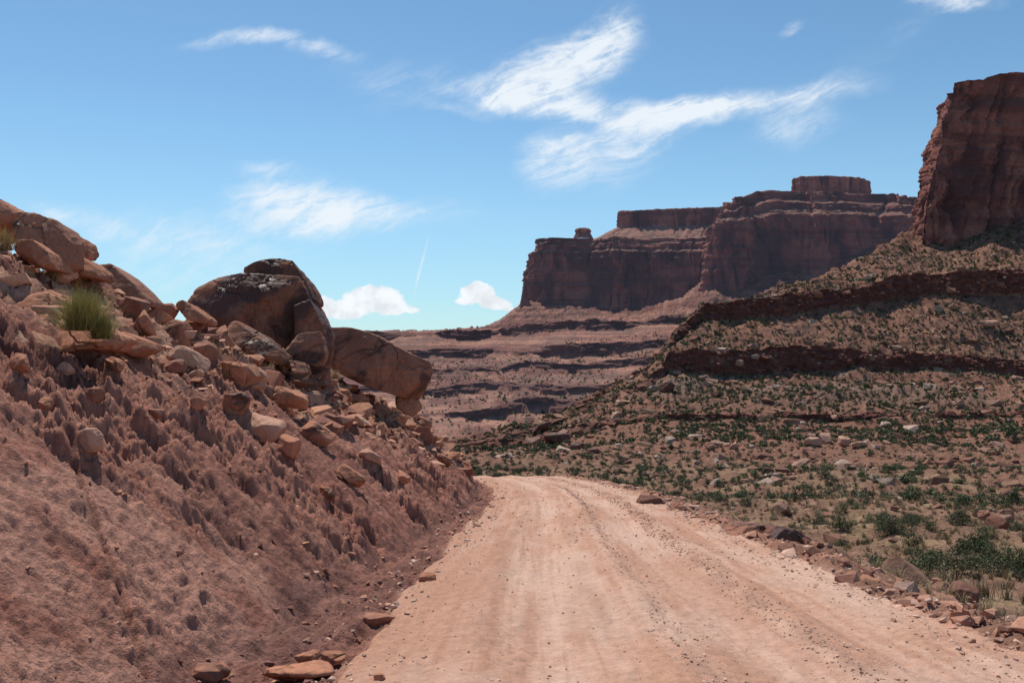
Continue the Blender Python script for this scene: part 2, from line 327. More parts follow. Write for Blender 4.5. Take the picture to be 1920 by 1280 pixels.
# ------------------------------------------------------------------ cliffs
def cliff(name,path,zb,zt,prof,ncol,nrow,amp,freq,mat,seed,core=None,rise=5,darker=1.0,parent=None,smooth_n=25,idir=None):
    P=np.array([((p-960)/F*y,y) for p,y in path]); zb=np.array(zb,float); zt=np.array(zt,float)
    seg=np.r_[0,np.cumsum(np.linalg.norm(np.diff(P,axis=0),axis=1))]; s=np.linspace(0,seg[-1],ncol)
    px=np.interp(s,seg,P[:,0]); py=np.interp(s,seg,P[:,1]); b=np.interp(s,seg,zb); t=np.interp(s,seg,zt)
    k=np.ones(smooth_n)/smooth_n
    def sm(v): return np.convolve(np.pad(v,smooth_n//2,mode='edge'),k,'valid')[:ncol]
    tx=sm(np.gradient(px));ty=sm(np.gradient(py)); l=np.hypot(tx,ty)+1e-9; nx=-ty/l; ny=tx/l
    ix,iy=(-nx,-ny) if idir is None else (np.full(ncol,idir[0]),np.full(ncol,idir[1]))
    pr=np.array(prof); q=np.r_[0,np.cumsum(np.hypot(np.diff(pr[:,0])/40,np.diff(pr[:,1])))]; q/=q[-1]
    v=np.linspace(0,1,nrow); ins=np.interp(v,q,pr[:,0]); hf=np.interp(v,q,pr[:,1])
    S,V=np.meshgrid(s,v); INS=np.repeat(ins[:,None],ncol,1); HF=np.repeat(hf[:,None],ncol,1)
    t=t+amp*.25*fbm(s*freq*2,s*0+seed,4,.6)
    Zc=b+(t-b)*HF
    big=fbm(S*freq*.35,Zc*.002,3,s=seed)*amp*1.4
    fl=(ridge(S*freq,Zc*.004+seed,3,.55,s=seed)-.5)*amp*.9
    crack=-np.clip(ridge(S*freq*2.2,Zc*.008,2,.5,s=seed+5)-.72,0,1)*amp*3.6
    stra=(fbm(Zc*.16+seed,S*.004,4,.6))*amp*.22+np.round(fbm(S*freq*3,Zc*.05,2,s=seed+8)*3)/3*amp*.3
    fin=fbm(S*freq*6,Zc*.12,4,.6,s=seed+2)*amp*.18
    D=big+fl+crack+stra+fin
    X=px+nx*D+ix*INS; Y=py+ny*D+iy*INS; Z=Zc+0
    if core is None: cx_,cy_=P[:,0].mean(),P[:,1].max()
    else: cy_=core[1]; cx_=(core[0]-960)/F*cy_
    for i_,ff in enumerate((.02,.06,.15,.35,.65,1.)):
        X=np.vstack([X,(X[nrow-1]*(1-ff)+cx_*ff)]);Y=np.vstack([Y,(Y[nrow-1]*(1-ff)+cy_*ff)]);Z=np.vstack([Z,t*(1-ff)+t.mean()*ff+rise*ff**.7+(.8*fbm(s*.08,s*0+i_*5,3) if ff<1 else 0)])
    SS=np.vstack([S]+[s]*6)
    vs=fbm(SS*freq*1.6,Z*.012,4,.6,s=seed+30); hs=fbm(Z*.10,SS*.002,4,.6,s=seed+40); vv=fbm(SS*freq*.5,Z*.006,3,s=seed+50)
    col=np.ones(X.shape+(3,))*np.array([.285,.102,.074])
    col=mixc(col,[.095,.040,.036],.8*sst(-.05,.5,vs)); col=mixc(col,[.38,.155,.105],.7*sst(.0,.5,-vs+.4*vv)); col=mixc(col,[.14,.057,.047],.6*sst(.05,.4,hs))
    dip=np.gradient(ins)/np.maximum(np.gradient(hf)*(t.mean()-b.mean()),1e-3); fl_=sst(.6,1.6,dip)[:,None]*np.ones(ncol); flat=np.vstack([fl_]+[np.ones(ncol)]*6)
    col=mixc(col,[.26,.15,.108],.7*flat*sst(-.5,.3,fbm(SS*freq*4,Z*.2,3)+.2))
    col=col*darker
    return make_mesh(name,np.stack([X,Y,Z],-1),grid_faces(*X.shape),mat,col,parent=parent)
def zz(row,y): return (640-row)/F*y
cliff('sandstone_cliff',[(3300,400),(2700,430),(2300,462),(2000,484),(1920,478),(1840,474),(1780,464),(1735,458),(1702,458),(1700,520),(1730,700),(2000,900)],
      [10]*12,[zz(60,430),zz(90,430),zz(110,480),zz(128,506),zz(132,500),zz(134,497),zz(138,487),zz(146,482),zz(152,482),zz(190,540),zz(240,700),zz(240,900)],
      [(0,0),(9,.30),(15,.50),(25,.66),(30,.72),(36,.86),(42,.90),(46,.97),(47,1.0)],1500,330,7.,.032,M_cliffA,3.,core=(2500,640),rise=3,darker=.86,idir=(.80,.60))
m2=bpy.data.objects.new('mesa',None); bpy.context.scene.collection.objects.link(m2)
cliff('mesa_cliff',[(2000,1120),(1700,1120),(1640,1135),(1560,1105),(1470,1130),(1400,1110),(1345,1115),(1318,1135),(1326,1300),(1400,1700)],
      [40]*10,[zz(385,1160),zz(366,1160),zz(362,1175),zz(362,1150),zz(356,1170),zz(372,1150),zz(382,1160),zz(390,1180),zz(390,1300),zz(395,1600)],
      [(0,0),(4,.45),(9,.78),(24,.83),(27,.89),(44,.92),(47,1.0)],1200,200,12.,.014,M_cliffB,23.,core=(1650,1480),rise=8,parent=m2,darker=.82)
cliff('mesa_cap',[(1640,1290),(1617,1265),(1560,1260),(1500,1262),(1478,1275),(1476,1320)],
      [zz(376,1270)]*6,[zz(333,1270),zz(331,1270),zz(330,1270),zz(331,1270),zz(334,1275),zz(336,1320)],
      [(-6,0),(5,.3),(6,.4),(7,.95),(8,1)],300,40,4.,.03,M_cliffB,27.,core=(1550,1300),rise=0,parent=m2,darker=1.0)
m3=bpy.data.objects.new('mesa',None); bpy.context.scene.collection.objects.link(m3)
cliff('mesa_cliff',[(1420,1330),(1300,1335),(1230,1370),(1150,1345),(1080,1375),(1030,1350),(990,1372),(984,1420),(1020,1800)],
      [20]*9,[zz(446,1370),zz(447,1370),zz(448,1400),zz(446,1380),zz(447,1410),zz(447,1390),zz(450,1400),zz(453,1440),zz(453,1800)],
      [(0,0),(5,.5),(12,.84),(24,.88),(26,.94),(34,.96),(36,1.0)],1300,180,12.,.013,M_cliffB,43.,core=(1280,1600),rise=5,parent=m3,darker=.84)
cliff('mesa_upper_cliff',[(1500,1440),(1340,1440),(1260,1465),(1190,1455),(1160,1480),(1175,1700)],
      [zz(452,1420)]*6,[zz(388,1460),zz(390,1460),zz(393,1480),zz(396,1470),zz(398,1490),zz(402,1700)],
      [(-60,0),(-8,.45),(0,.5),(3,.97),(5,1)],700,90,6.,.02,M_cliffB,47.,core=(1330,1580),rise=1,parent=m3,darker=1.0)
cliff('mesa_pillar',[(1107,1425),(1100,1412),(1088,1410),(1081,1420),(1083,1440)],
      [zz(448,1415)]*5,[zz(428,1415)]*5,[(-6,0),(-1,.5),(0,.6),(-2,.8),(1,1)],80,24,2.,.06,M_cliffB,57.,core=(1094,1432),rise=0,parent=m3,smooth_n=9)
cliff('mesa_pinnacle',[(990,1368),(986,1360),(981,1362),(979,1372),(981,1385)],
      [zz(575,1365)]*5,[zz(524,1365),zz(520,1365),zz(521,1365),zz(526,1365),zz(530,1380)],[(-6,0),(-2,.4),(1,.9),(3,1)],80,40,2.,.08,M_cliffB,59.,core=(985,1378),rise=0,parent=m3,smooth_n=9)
M_plain=rockmat('plain_soil',.002,.02,1.,.2,col=(.25,.15,.12),haze_glow=(.35,.45,.65,.2))
r=np.array([200,1500,4000,9000,20000,45000.]); th=np.linspace(0,2*np.pi,129)
R,TH=np.meshgrid(r,th,indexing='ij')
make_mesh('desert_plain',np.stack([R*np.sin(TH),R*np.cos(TH),np.where(R<300,-70,-62.)],-1),grid_faces(*R.shape),M_plain,smooth=True)
M_mtn=rockmat('far_mountain',.0005,.004,20.,.15,col=(.12,.15,.22),haze_glow=(.33,.48,.72,.6))  # strong blue emission on the ridge stands in for haze
a=np.linspace(-1.1,.7,500); ym=17000.; hh=(120+130*np.clip(fbm(a*9,a*0+3.,5,.5)+.35,0,1.2)*np.exp(-((a+.10)/.25)**2)+40*fbm(a*30,a*0,3))
rows=[np.stack([a*(ym+dy),a*0+ym+dy,np.where(k>0,hh*k,-80)],-1) for dy,k in((0,0),(400,.45),(900,.8),(1400,1.0),(3000,0))]
make_mesh('distant_mountains',np.stack(rows),grid_faces(5,500),M_mtn,smooth=True)
print('cliffs',time.time()-T0)
# ------------------------------------------------------------------ boulders
_ico={}
def ico(k):
    if k not in _ico:
        bm=bmesh.new(); bmesh.ops.create_icosphere(bm,subdivisions=k,radius=1); bm.verts.ensure_lookup_table()
        _ico[k]=(np.array([v.co[:] for v in bm.verts]),np.array([[v.index for v in f.verts] for f in bm.faces])); bm.free()
    return _ico[k]
def hull_planes(P):
    bm=bmesh.new()
    for p in P: bm.verts.new(p)
    bmesh.ops.convex_hull(bm,input=bm.verts)
    c=P.mean(0); Nn=[];D=[]
    for f in bm.faces:
        if f.calc_area()<1e-7: continue
        f.normal_update(); n=np.array(f.normal[:]); d=n@(np.array(f.verts[0].co[:])-c)
        if d<0: n=-n;d=-d
        Nn.append(n);D.append(max(d,1e-3))
    bm.free(); return c,np.array(Nn),np.array(D)
def hull_rock(P,k=5,p=26,amp=.03,fr=1.2,seed=0,chips=10):
    P=np.array(P,float); c,Nn,D=hull_planes(P); dirs,Fc=ico(k)
    r=np.random.default_rng(seed+5000)
    if chips:
        nn=r.normal(size=(chips,3)); nn/=np.linalg.norm(nn,axis=1)[:,None]; sup=((P-c)@nn.T).max(0)
        Nn=np.concatenate([Nn,nn]); D=np.concatenate([D,sup*r.uniform(.74,.92,chips)])
    q=np.clip(dirs@Nn.T,0,None)/D; R_=1/((q**p).sum(1)**(1/p))
    V=dirs*R_[:,None]; size=np.ptp(P,axis=0).mean()
    w=V/size*fr*3+seed*7.3
    st=n3(w*np.array([.5,.5,2.4])+3.); st2=n3(w*np.array([1.6,1.6,1.6])+9.)
    rel=amp*size*(fbm3(w*1.3,6,.60)*.8+ .6*np.round(st*4)/4+.5*np.round(st2*3)/3-.7*np.clip(.10-np.abs(n3(w*.9+20)),0,1)*10*.5)
    V=V+dirs*rel[:,None]
    return V+c,Fc
def boulder(name,pts,y0,depth,mat,k=6,p=80,amp=.018,seed=0,shrink=.82,parent=None,chips=8):
    A=[];cx=np.mean([q[0] for q in pts]);cr=np.mean([q[1] for q in pts])
    for q in pts:
        dy=q[2] if len(q)>2 else 0; y=y0+dy
        A.append([(q[0]-960)/F*y,y,(640-q[1])/F*y])
        yb=y0+depth; f=shrink
        A.append([((cx+(q[0]-cx)*f)-960)/F*y0,yb,(640-(cr+(q[1]-cr)*f))/F*y0-.1*depth])
    V,Fc=hull_rock(A,k,p,amp,seed=seed,chips=chips)
    return make_mesh(name,V,Fc,mat,smooth=True,parent=parent)
M_b1=rockmat('varnished_sandstone',1.2,12,.07,.25,col=(.27,.115,.07),varnish=.55,vscale=.45,strata=.8,rough=.85,cracks=.45)
M_b2=rockmat('brown_sandstone',1.2,14,.06,.25,col=(.31,.145,.095),varnish=.25,vscale=.6,strata=.7,rough=.85,cracks=.5)
M_b3=rockmat('orange_sandstone',1.5,16,.05,.25,col=(.40,.18,.11),varnish=.15,vscale=.8,strata=.35,cracks=.7)
M_b4=rockmat('pale_sandstone',2,20,.03,.18,col=(.48,.27,.185),strata=.3)
M_b5=rockmat('dark_rock',1.5,14,.05,.22,col=(.18,.082,.058),varnish=.45,vscale=1.2,strata=.7,rough=.8,cracks=.9)
big=bpy.data.objects.new('boulder',None); bpy.context.scene.collection.objects.link(big)
boulder('main_block',[(349,566,.2),(362,542,.4),(410,518,.5),(455,510,-.1),(560,515,.2),(590,575,.1),(612,625,.3),(606,650,.3),(560,690,.2),(470,690,-.1),(372,605,0),(470,600,-.9)],24.5,3.4,M_b1,7,110,.014,1,parent=big,chips=8)
boulder('cap_block',[(434,506,.2),(470,490,.3),(520,483,.5),(548,488,.5),(576,528,.5),(588,560,.6),(540,575,-.3),(440,540,0)],24.6,2.6,M_b1,7,100,.018,2,parent=big,chips=6)
boulder('side_slab',[(540,575,0),(580,560,.2),(612,615,.3),(612,640,.2),(600,690,0),(548,640,-.3)],24.1,1.8,M_b1,6,80,.018,3,parent=big)
boulder('boulder',[(612,612,.3),(650,612,.3),(690,620,.2),(745,650,.4),(808,680,1.0),(811,702,1.0),(786,756,.6),(740,744,-.2),(680,722,-.3),(614,690,0),(650,660,-.5)],29.5,2.8,M_b2,7,110,.014,4,chips=5)
boulder('boulder',[(735,740,0),(785,748,.3),(790,765,.3),(770,782,0),(742,765,-.2)],30.5,1.5,M_b3,5,40,.03,5)
boulder('boulder',[(416,602,.4),(440,597,.5),(490,625,.2),(545,668,0),(545,690,-.2),(500,680,-.3),(430,640,0)],22.3,1.2,M_b1,6,60,.015,6)
boulder('boulder',[(528,648,0),(560,625,.2),(600,620,.3),(610,660,.2),(596,690,0),(540,672,-.2)],22.9,1.0,M_b2,6,60,.02,7)
boulder('boulder',[(540,672,.2),(572,680,.2),(578,702,0),(548,700,-.1)],21.8,.7,M_b3,5,40,.02,8)
boulder('boulder',[(182,497,.2),(205,492,.2),(250,530,.1),(276,560,.2),(272,580,0),(230,570,-.2),(188,545,-.2)],17.5,1.2,M_b2,6,60,.015,9)
tl=bpy.data.objects.new('boulder',None); bpy.context.scene.collection.objects.link(tl)
boulder('upper_block',[(22,412,.2),(50,394,.3),(82,404,.2),(92,440,.1),(70,462,-.1),(28,452,0)],14.6,.9,M_b3,6,90,.02,10,chips=6,parent=tl)
boulder('right_block',[(72,402,.2),(100,408,.3),(121,442,.3),(122,492,.2),(98,506,0),(78,480,-.2),(74,440,-.1)],14.7,.9,M_b2,6,90,.02,21,chips=6,parent=tl)
boulder('lower_block',[(22,450,0),(60,448,-.2),(88,470,-.2),(98,504,-.2),(60,500,-.3),(30,478,-.1)],14.4,.9,M_b3,6,90,.02,22,chips=6,parent=tl)
boulder('boulder',[(-60,380,0),(0,372,.2),(40,395,.2),(38,412,0),(-10,418,0),(-60,440,0)],15.4,1.3,M_b3,6,60,.02,11)
boulder('boulder',[(116,442,.1),(145,440,.2),(153,465,.1),(148,480,0),(120,478,-.1)],16,.8,M_b3,5,40,.02,12)
boulder('boulder',[(122,482,.1),(150,478,.2),(178,500,.2),(178,520,0),(140,516,-.2)],15.6,.9,M_b3,5,40,.02,13)
boulder('boulder',[(-40,580,0),(20,548,.3),(85,538,.4),(112,560,.3),(108,600,0),(60,640,-.3),(10,625,-.4)],11.6,1.6,M_b3,6,60,.020,14,chips=12)
boulder('boulder',[(70,625,0),(110,592,.2),(165,600,.2),(205,622,.2),(185,652,-.2),(110,660,-.3)],11.4,1.1,M_b3,6,60,.018,15,chips=10)
boulder('boulder',[(-40,640,0),(-10,602,.2),(30,612,.2),(48,640,.1),(20,680,-.2),(-30,690,-.2)],10.2,1.0,M_b4,6,50,.016,16)
boulder('boulder',[(203,640,0),(230,620,.2),(268,636,.2),(272,652,.1),(235,668,-.1)],12.6,.8,M_b3,5,40,.014,17)
boulder('boulder',[(318,566,0),(340,560,.1),(384,592,.2),(388,608,.1),(350,600,-.1)],18.8,1.0,M_b3,5,40,.02,18)
# dark outcrop on the outer shoulder of the road
oc=bpy.data.objects.new('rock_outcrop',None); bpy.context.scene.collection.objects.link(oc)
boulder('left_block',[(1372,1012,0),(1392,988,.2),(1432,984,.3),(1452,1000,.2),(1450,1040,0),(1400,1050,0),(1376,1040,0)],15.2,1.2,M_b2,6,80,.03,31,parent=oc)
boulder('main_block',[(1448,1012,0),(1470,990,.2),(1500,994,.3),(1530,1018,.3),(1536,1066,0),(1490,1078,-.1),(1450,1056,0)],14.6,1.3,M_b5,6,80,.03,32,parent=oc)
boulder('right_block',[(1512,1010,.4),(1535,1016,.4),(1556,1045,.3),(1554,1075,0),(1520,1082,0)],14.3,1.0,M_b2,6,80,.03,33,parent=oc)
boulder('boulder',[(1194,950,0),(1206,928,.2),(1236,930,.3),(1262,955,.2),(1258,980,0),(1215,972,0)],24,1.2,M_b5,6,80,.03,34)
boulder('boulder',[(1256,962,0),(1276,942,.2),(1298,958,.2),(1302,988,0),(1262,990,0)],21.5,1.0,M_b2,6,80,.03,35)
def rndhull(r,W,D,H,tilt):
    P=r.normal(size=(14,3)); P/=np.linalg.norm(P,axis=1)[:,None]; P=np.sign(P)*np.abs(P)**.6
    P=P*np.array([W*.55,D*.5,H*.6]); c,s=math.cos(tilt),math.sin(tilt)
    P=np.stack([P[:,0]*c+P[:,2]*s,P[:,1],-P[:,0]*s+P[:,2]*c],1)
    ra=r.uniform(-.4,.4); c,s=math.cos(ra),math.sin(ra); return np.stack([P[:,0]*c-P[:,1]*s,P[:,0]*s+P[:,1]*c,P[:,2]],1)
def placed(px,row,w,h,mat,seed,depth=.8,tilt=.0,name='boulder',k=5,sink=.25,p=60):
    x,y,z=cast(px,row); W=w*y/F; Hh=h*y/F; r=np.random.default_rng(seed)
    P=rndhull(r,W,W*depth,Hh,tilt)+np.array([x,y+W*.3*depth,z+Hh*(.5-sink)])
    V,Fc=hull_rock(P,k,p,.02,seed=seed); return make_mesh(name,V,Fc,mat,smooth=True)
L=[(490,822,90,50,M_b4,.35),(535,770,70,50,M_b3,.4),(160,850,48,50,M_b4,0),(535,850,56,42,M_b3,0),(430,715,60,45,M_b3,.3),(330,640,70,45,M_b3,.5),
 (345,690,80,40,M_b4,.5),(260,620,60,50,M_b3,.3),(380,680,50,50,M_b2,.3),(470,720,60,40,M_b4,.3),(590,830,70,40,M_b3,.6),(600,700,40,30,M_b2,0),
 (440,770,55,45,M_b3,.2),(78,765,30,25,M_b3,0),(170,755,40,30,M_b2,.2),(30,700,50,35,M_b3,.2),(720,780,50,24,M_b3,.5),(640,745,50,22,M_b3,.3),
 (655,905,60,30,M_b3,.5),(250,600,50,60,M_b2,.3),(310,600,40,40,M_b3,.5),(370,770,36,26,M_b3,.2),(290,780,30,18,M_b2,.1),
 (550,1290,150,36,M_b3,0),(625,1250,60,30,M_b3,.1),(715,1170,80,24,M_b2,-.1),(800,1090,34,18,M_b3,0),(385,1280,80,30,M_b2,0),(575,1240,50,18,M_b3,0),(710,1278,24,16,M_b3,0),(610,935,40,20,M_b3,.3),(790,800,40,22,M_b3,.4),(830,870,40,20,M_b3,.4),
 (210,700,40,26,M_b3,.2),(120,700,36,22,M_b4,.2),(690,860,50,18,M_b4,.5),(750,900,40,16,M_b3,.5),(620,800,60,26,M_b2,.4),(680,800,44,20,M_b4,.4),(560,760,50,30,M_b2,.4)]
for i,(px,row,w,h,m,t) in enumerate(L): placed(px,row,w,h,m,100+i,tilt=t)
def placed_xy(x,y,W,D,Hh,mat,seed,up=.3,tilt=0,name='boulder',zbase=None):
    r=np.random.default_rng(seed); z=gz(x,y) if zbase is None else zbase
    P=rndhull(r,W,D,Hh,tilt)+np.array([x,y,z+Hh*up]); V,Fc=hull_rock(P,5,60,.025,seed=seed); return make_mesh(name,V,Fc,mat,smooth=True)
for i,(px,rb,y,w,h,m) in enumerate([(1640,1112,10.2,66,22,M_b3),(1672,1126,9.6,36,18,M_b4),(1805,1135,10.2,70,34,M_b5),(1792,1166,8.2,40,14,M_b4),(1846,1196,7.4,44,18,M_b4)]):
    x=(px-960)/F*y; W=w*y/F*1.05; g=gz(x,y); top=(640-(rb-h))/F*y; bot=min((640-rb)/F*y,g)-.12
    placed_xy(x,y,W,W*.8,(top-bot)*1.08,m,330+i*3,up=.5,zbase=bot,tilt=(-.25 if i%2 else .3))
X1,Y1,Z1,LD1=V1
def slope_pt(px,row):
    a=(px-960)/F; j=np.argmin(np.abs(X1[50]/Y1[50]-a)); rr=640-Z1[:,j]/Y1[:,j]*F
    k=np.nonzero((rr<=row)&(Y1[:,j]>15))[0]; i=k[0] if len(k) else 50; return X1[i,j],Y1[i,j],Z1[i,j]
for i,(px,row,w,h,m) in enumerate([(1525,832,36,16,M_b4),(1548,832,28,24,M_b4),(1582,838,28,24,M_b4),(1610,836,30,12,M_b4),(1372,842,24,14,M_b4),(1440,890,26,14,M_b5),(1815,1060,50,30,M_b5),(1890,940,30,24,M_b5),(1845,975,26,20,M_b2),(1015,812,40,30,M_b5),(1050,830,60,24,M_b5),(1085,842,40,18,M_b5),(1120,850,40,14,M_b5),(1560,786,14,10,M_b4),(1855,612,34,12,M_b4),(1170,758,26,8,M_b4),(1600,880,14,8,M_b4),(1250,735,30,24,M_b5),(1740,870,20,12,M_b2),(1680,960,20,12,M_b2)]):
    x,y,z=slope_pt(px,row); W=w*y/F;Hh=h*y/F
    placed_xy(x,y,W,W*.8,Hh,m,400+i,up=.25,zbase=z)
print('boulders',time.time()-T0)
# ------------------------------------------------------------------ scattered rock / shrubs
def protos(n,npts,seed,flat=.6):
    out=[]
    for i in range(n):
        r=np.random.default_rng(seed+i); P=r.normal(size=(npts,3)); P/=np.linalg.norm(P,axis=1)[:,None]; P=np.sign(P)*np.abs(P)**.7*np.array([1,r.uniform(.6,.95),r.uniform(flat*.6,flat*1.2)])*.5
        bm=bmesh.new(); [bm.verts.new(p) for p in P]; res=bmesh.ops.convex_hull(bm,input=bm.verts)
        dv=[e for e in res['geom_interior'] if isinstance(e,bmesh.types.BMVert)]; bmesh.ops.delete(bm,geom=dv,context='VERTS')
        bmesh.ops.triangulate(bm,faces=bm.faces); bmesh.ops.recalc_face_normals(bm,faces=bm.faces); bm.verts.index_update()
        out.append((np.array([v.co[:] for v in bm.verts]),np.array([[v.index for v in f.verts] for f in bm.faces]))); bm.free()
    return out
def merge(name,pr,pos,scale,mat,colors,tilt=.3,vcol=None,smooth=False,r=rng):
    n=len(pos); pick=r.integers(0,len(pr),n); Vs=[];Fs=[];Cs=[];off=0
    for k,(V,Fc) in enumerate(pr):
        idx=np.nonzero(pick==k)[0]
        if not len(idx): continue
        m=len(idx); az=r.uniform(0,2*np.pi,m); tx=r.normal(0,tilt,m)
        c,s=np.cos(az),np.sin(az); ct,s_t=np.cos(tx),np.sin(tx)
        W=V[None]*np.asarray(scale[idx]).reshape(m,1,-1)
        y=W[...,1]*ct[:,None]-W[...,2]*s_t[:,None]; z=W[...,1]*s_t[:,None]+W[...,2]*ct[:,None]; x=W[...,0]
        W=np.stack([x*c[:,None]-y*s[:,None],x*s[:,None]+y*c[:,None],z],-1)+pos[idx][:,None]
        Vs.append(W.reshape(-1,3)); Fs.append((Fc[None]+off+(np.arange(m)*len(V))[:,None,None]).reshape(-1,Fc.shape[1])); off+=m*len(V)
        cc=np.repeat(colors[idx][:,None],len(V),1)
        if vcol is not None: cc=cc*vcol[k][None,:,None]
        Cs.append(cc.reshape(-1,3))
    return make_mesh(name,np.concatenate(Vs),np.concatenate(Fs),mat,np.concatenate(Cs),smooth=smooth)
PR=protos(14,15,900); PS=protos(14,13,950,.34)
def rc_(n,pal,r=rng):
    pal=np.array(pal); return pal[r.integers(0,len(pal),n)]*r.uniform(.75,1.2,(n,1))
pal_b=[[.42,.20,.13],[.50,.28,.19],[.33,.15,.10],[.24,.11,.08],[.46,.23,.145]]
n=50000; y=np.exp(rng.uniform(np.log(4),np.log(54),n)); Xc,Zc=crest(y); x=rng.uniform(Xc-2.5,road_cx(y)-2.4)
z,zo=near(x,y); w=zo['scree']*zo['bank']*(.35+.65*sst(-.2,.3,fbm(x*.5,y*.5,3,s=4.)))+.04*zo['clay']+.12*zo['dt']
kp=rng.random(n)<w*.85; x,y,z=x[kp],y[kp],z[kp]; t=zo['t'][kp]; m=len(x); sz=.042*(1-rng.random(m))**(-.62); sz=np.clip(sz,.04,.7)*np.clip(y/14,.6,1.5)
sz=np.where(zo['scree'][kp]<.5,np.minimum(sz,.11),sz)
merge('rock_rubble',PS+PR[:7],np.stack([x,y,z+sz*.06],1),sz,M_rocks,rc_(m,pal_b),.55)
n=11000; y=np.exp(rng.uniform(np.log(3.5),np.log(45),n)); side=rng.random(n)
uu=np.where(side<.25,rng.normal(1.2,.12,n),np.where(side<.36,rng.normal(.12,.12,n),np.where(side<.56,rng.uniform(-2.5,2.6,n),np.where(side<.85,rng.normal(2.6,.38,n),rng.normal(-2.6,.35,n)))))
x=road_cx(y)+.12*n2(y*.12,1.5)+uu; z,_=near(x,y); sz=np.clip(.011*(1-rng.random(n))**(-.6),.011,.10); sz=np.where(np.abs(uu)<2.2,np.minimum(sz,.04),sz)*np.clip(y/12,.8,1.6)
merge('road_gravel',PR,np.stack([x,y,z+.012+sz*.1],1),sz,M_rocks,rc_(n,[[.5,.33,.25],[.46,.28,.20],[.40,.24,.17],[.56,.40,.32]]),.5)
n=5200; y=np.exp(rng.uniform(np.log(4),np.log(48),n)); dr=np.abs(rng.normal(0,1.6,n))+.05; x=road_cx(y)+2.5+dr; z,_=near(x,y); sz=np.clip(.032*(1-rng.random(n))**(-.58),.025,.34)
merge('verge_rubble',PR+PS,np.stack([x,y,z+sz*.08],1),sz,M_rocks,rc_(n,[[.44,.23,.155],[.38,.19,.13],[.26,.125,.09],[.52,.33,.25]]),.5)
def pts_on(n,ymin,ymax,px0=760,px1=2000,power=1.,r=rng,S=None):
    X_,Y_,Z_,L_=S or V1
    a=X_[40]/Y_[40]; js=np.nonzero((a>(px0-960)/F)&(a<(px1-960)/F))[0]
    k=n*6; jj=js[r.integers(0,len(js),k)]; ii=r.integers(1,X_.shape[0]-25,k)
    dY=np.abs(Y_[ii,jj]-Y_[ii-1,jj]); w=dY*Y_[ii,jj]**power
    w=w*((Y_[ii,jj]>ymin)&(Y_[ii,jj]<ymax))+1e-12; w/=w.sum(); s=r.choice(k,n,p=w,replace=False)
    ii,jj=ii[s],jj[s]; return np.stack([X_[ii,jj],Y_[ii,jj],Z_[ii,jj]],1),L_[ii,jj]
pp,_=pts_on(30000,14,480,power=.6); m=len(pp); dens=fbm(pp[:,0]*.03,pp[:,1]*.03,3,s=5.); kp=rng.random(m)<sst(-.5,.3,dens)+.3*sst(250,320,pp[:,1]); pp=pp[kp]; m=len(pp)
sz=np.clip(.22*(1-rng.random(m))**(-.6),.2,4.2)*np.clip(pp[:,1]/160,.35,1.35)
merge('slope_rocks',PR,pp+np.array([0,0,.05]),sz,M_farrocks,rc_(m,[[.27,.135,.09],[.19,.088,.062],[.31,.18,.13],[.38,.27,.21],[.27,.15,.10]]),.4)
def shrub_proto(nl,seed,leaf,flat=.75,stems=0):
    r=np.random.default_rng(seed); nc=max(4,int(nl**.5/2.2)); cen=r.normal(size=(nc,3)); cen/=np.linalg.norm(cen,axis=1)[:,None]; cen*=r.uniform(.35,1,(nc,1))**.6*.36; cen[:,2]=np.abs(cen[:,2])*flat*1.3+.12
    c=cen[r.integers(0,nc,nl)]+r.normal(0,.085,(nl,3))*np.array([1.1,1.1,.9]); c[:,2]=np.maximum(c[:,2],.0)
    a=r.normal(size=(nl,3)); a/=np.linalg.norm(a,axis=1)[:,None]; b=np.cross(a,r.normal(size=(nl,3))); b/=np.linalg.norm(b,axis=1)[:,None]
    l=leaf*r.uniform(.6,1.4,(nl,1)); V=np.stack([c-a*l*.5,c+b*l*.35,c+a*l*.5],1).reshape(-1,3); Fc=np.arange(nl*3).reshape(-1,3)
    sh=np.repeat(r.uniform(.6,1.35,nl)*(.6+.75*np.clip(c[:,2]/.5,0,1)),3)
    if stems:
        e=cen[r.integers(0,nc,stems)]; d=np.zeros((stems,3)); w=.012; s=np.stack([d+[w,0,0],d+[-w,w,0],e],1).reshape(-1,3)
        Fc=np.concatenate([Fc,np.arange(stems*3).reshape(-1,3)+len(V)]); V=np.concatenate([V,s]); sh=np.concatenate([sh,np.full(stems*3,1.)])
    return V,Fc,sh
far=[shrub_proto(60,1000+i,.28,1.) for i in range(8)]; nr=[shrub_proto(1100,2000+i,.07,1.25,30) for i in range(6)]; md=[shrub_proto(260,3000+i,.14,1.1) for i in range(6)]
pal_g=[[.080,.098,.042],[.062,.08,.036],[.115,.122,.06],[.105,.10,.055],[.075,.093,.042]]
def shr(n,y0,y1,pr,s0,s1,px0=760,power=1.,S=None,name='desert_shrubs'):
    pp,ld=pts_on(n,y0,y1,power=power,px0=px0,S=S); dens=fbm(pp[:,0]*.02,pp[:,1]*.02,3,s=15.); kp=(ld<.5)&(rng.random(len(pp))<sst(-.8,.1,dens)+.15); pp=pp[kp]; m=len(pp)
    sz=rng.uniform(s0,s1,m)*rng.uniform(.7,1.1,m)
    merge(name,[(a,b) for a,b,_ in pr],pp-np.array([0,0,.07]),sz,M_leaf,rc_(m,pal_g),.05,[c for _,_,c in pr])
shr(12500,190,480,far,.9,2.6)
shr(2100,75,190,md,.6,1.9)
shr(230,19,75,nr,.5,1.4,px0=1150,power=.9)
shr(3800,300,900,far,1.2,3.2,px0=760,S=V2)
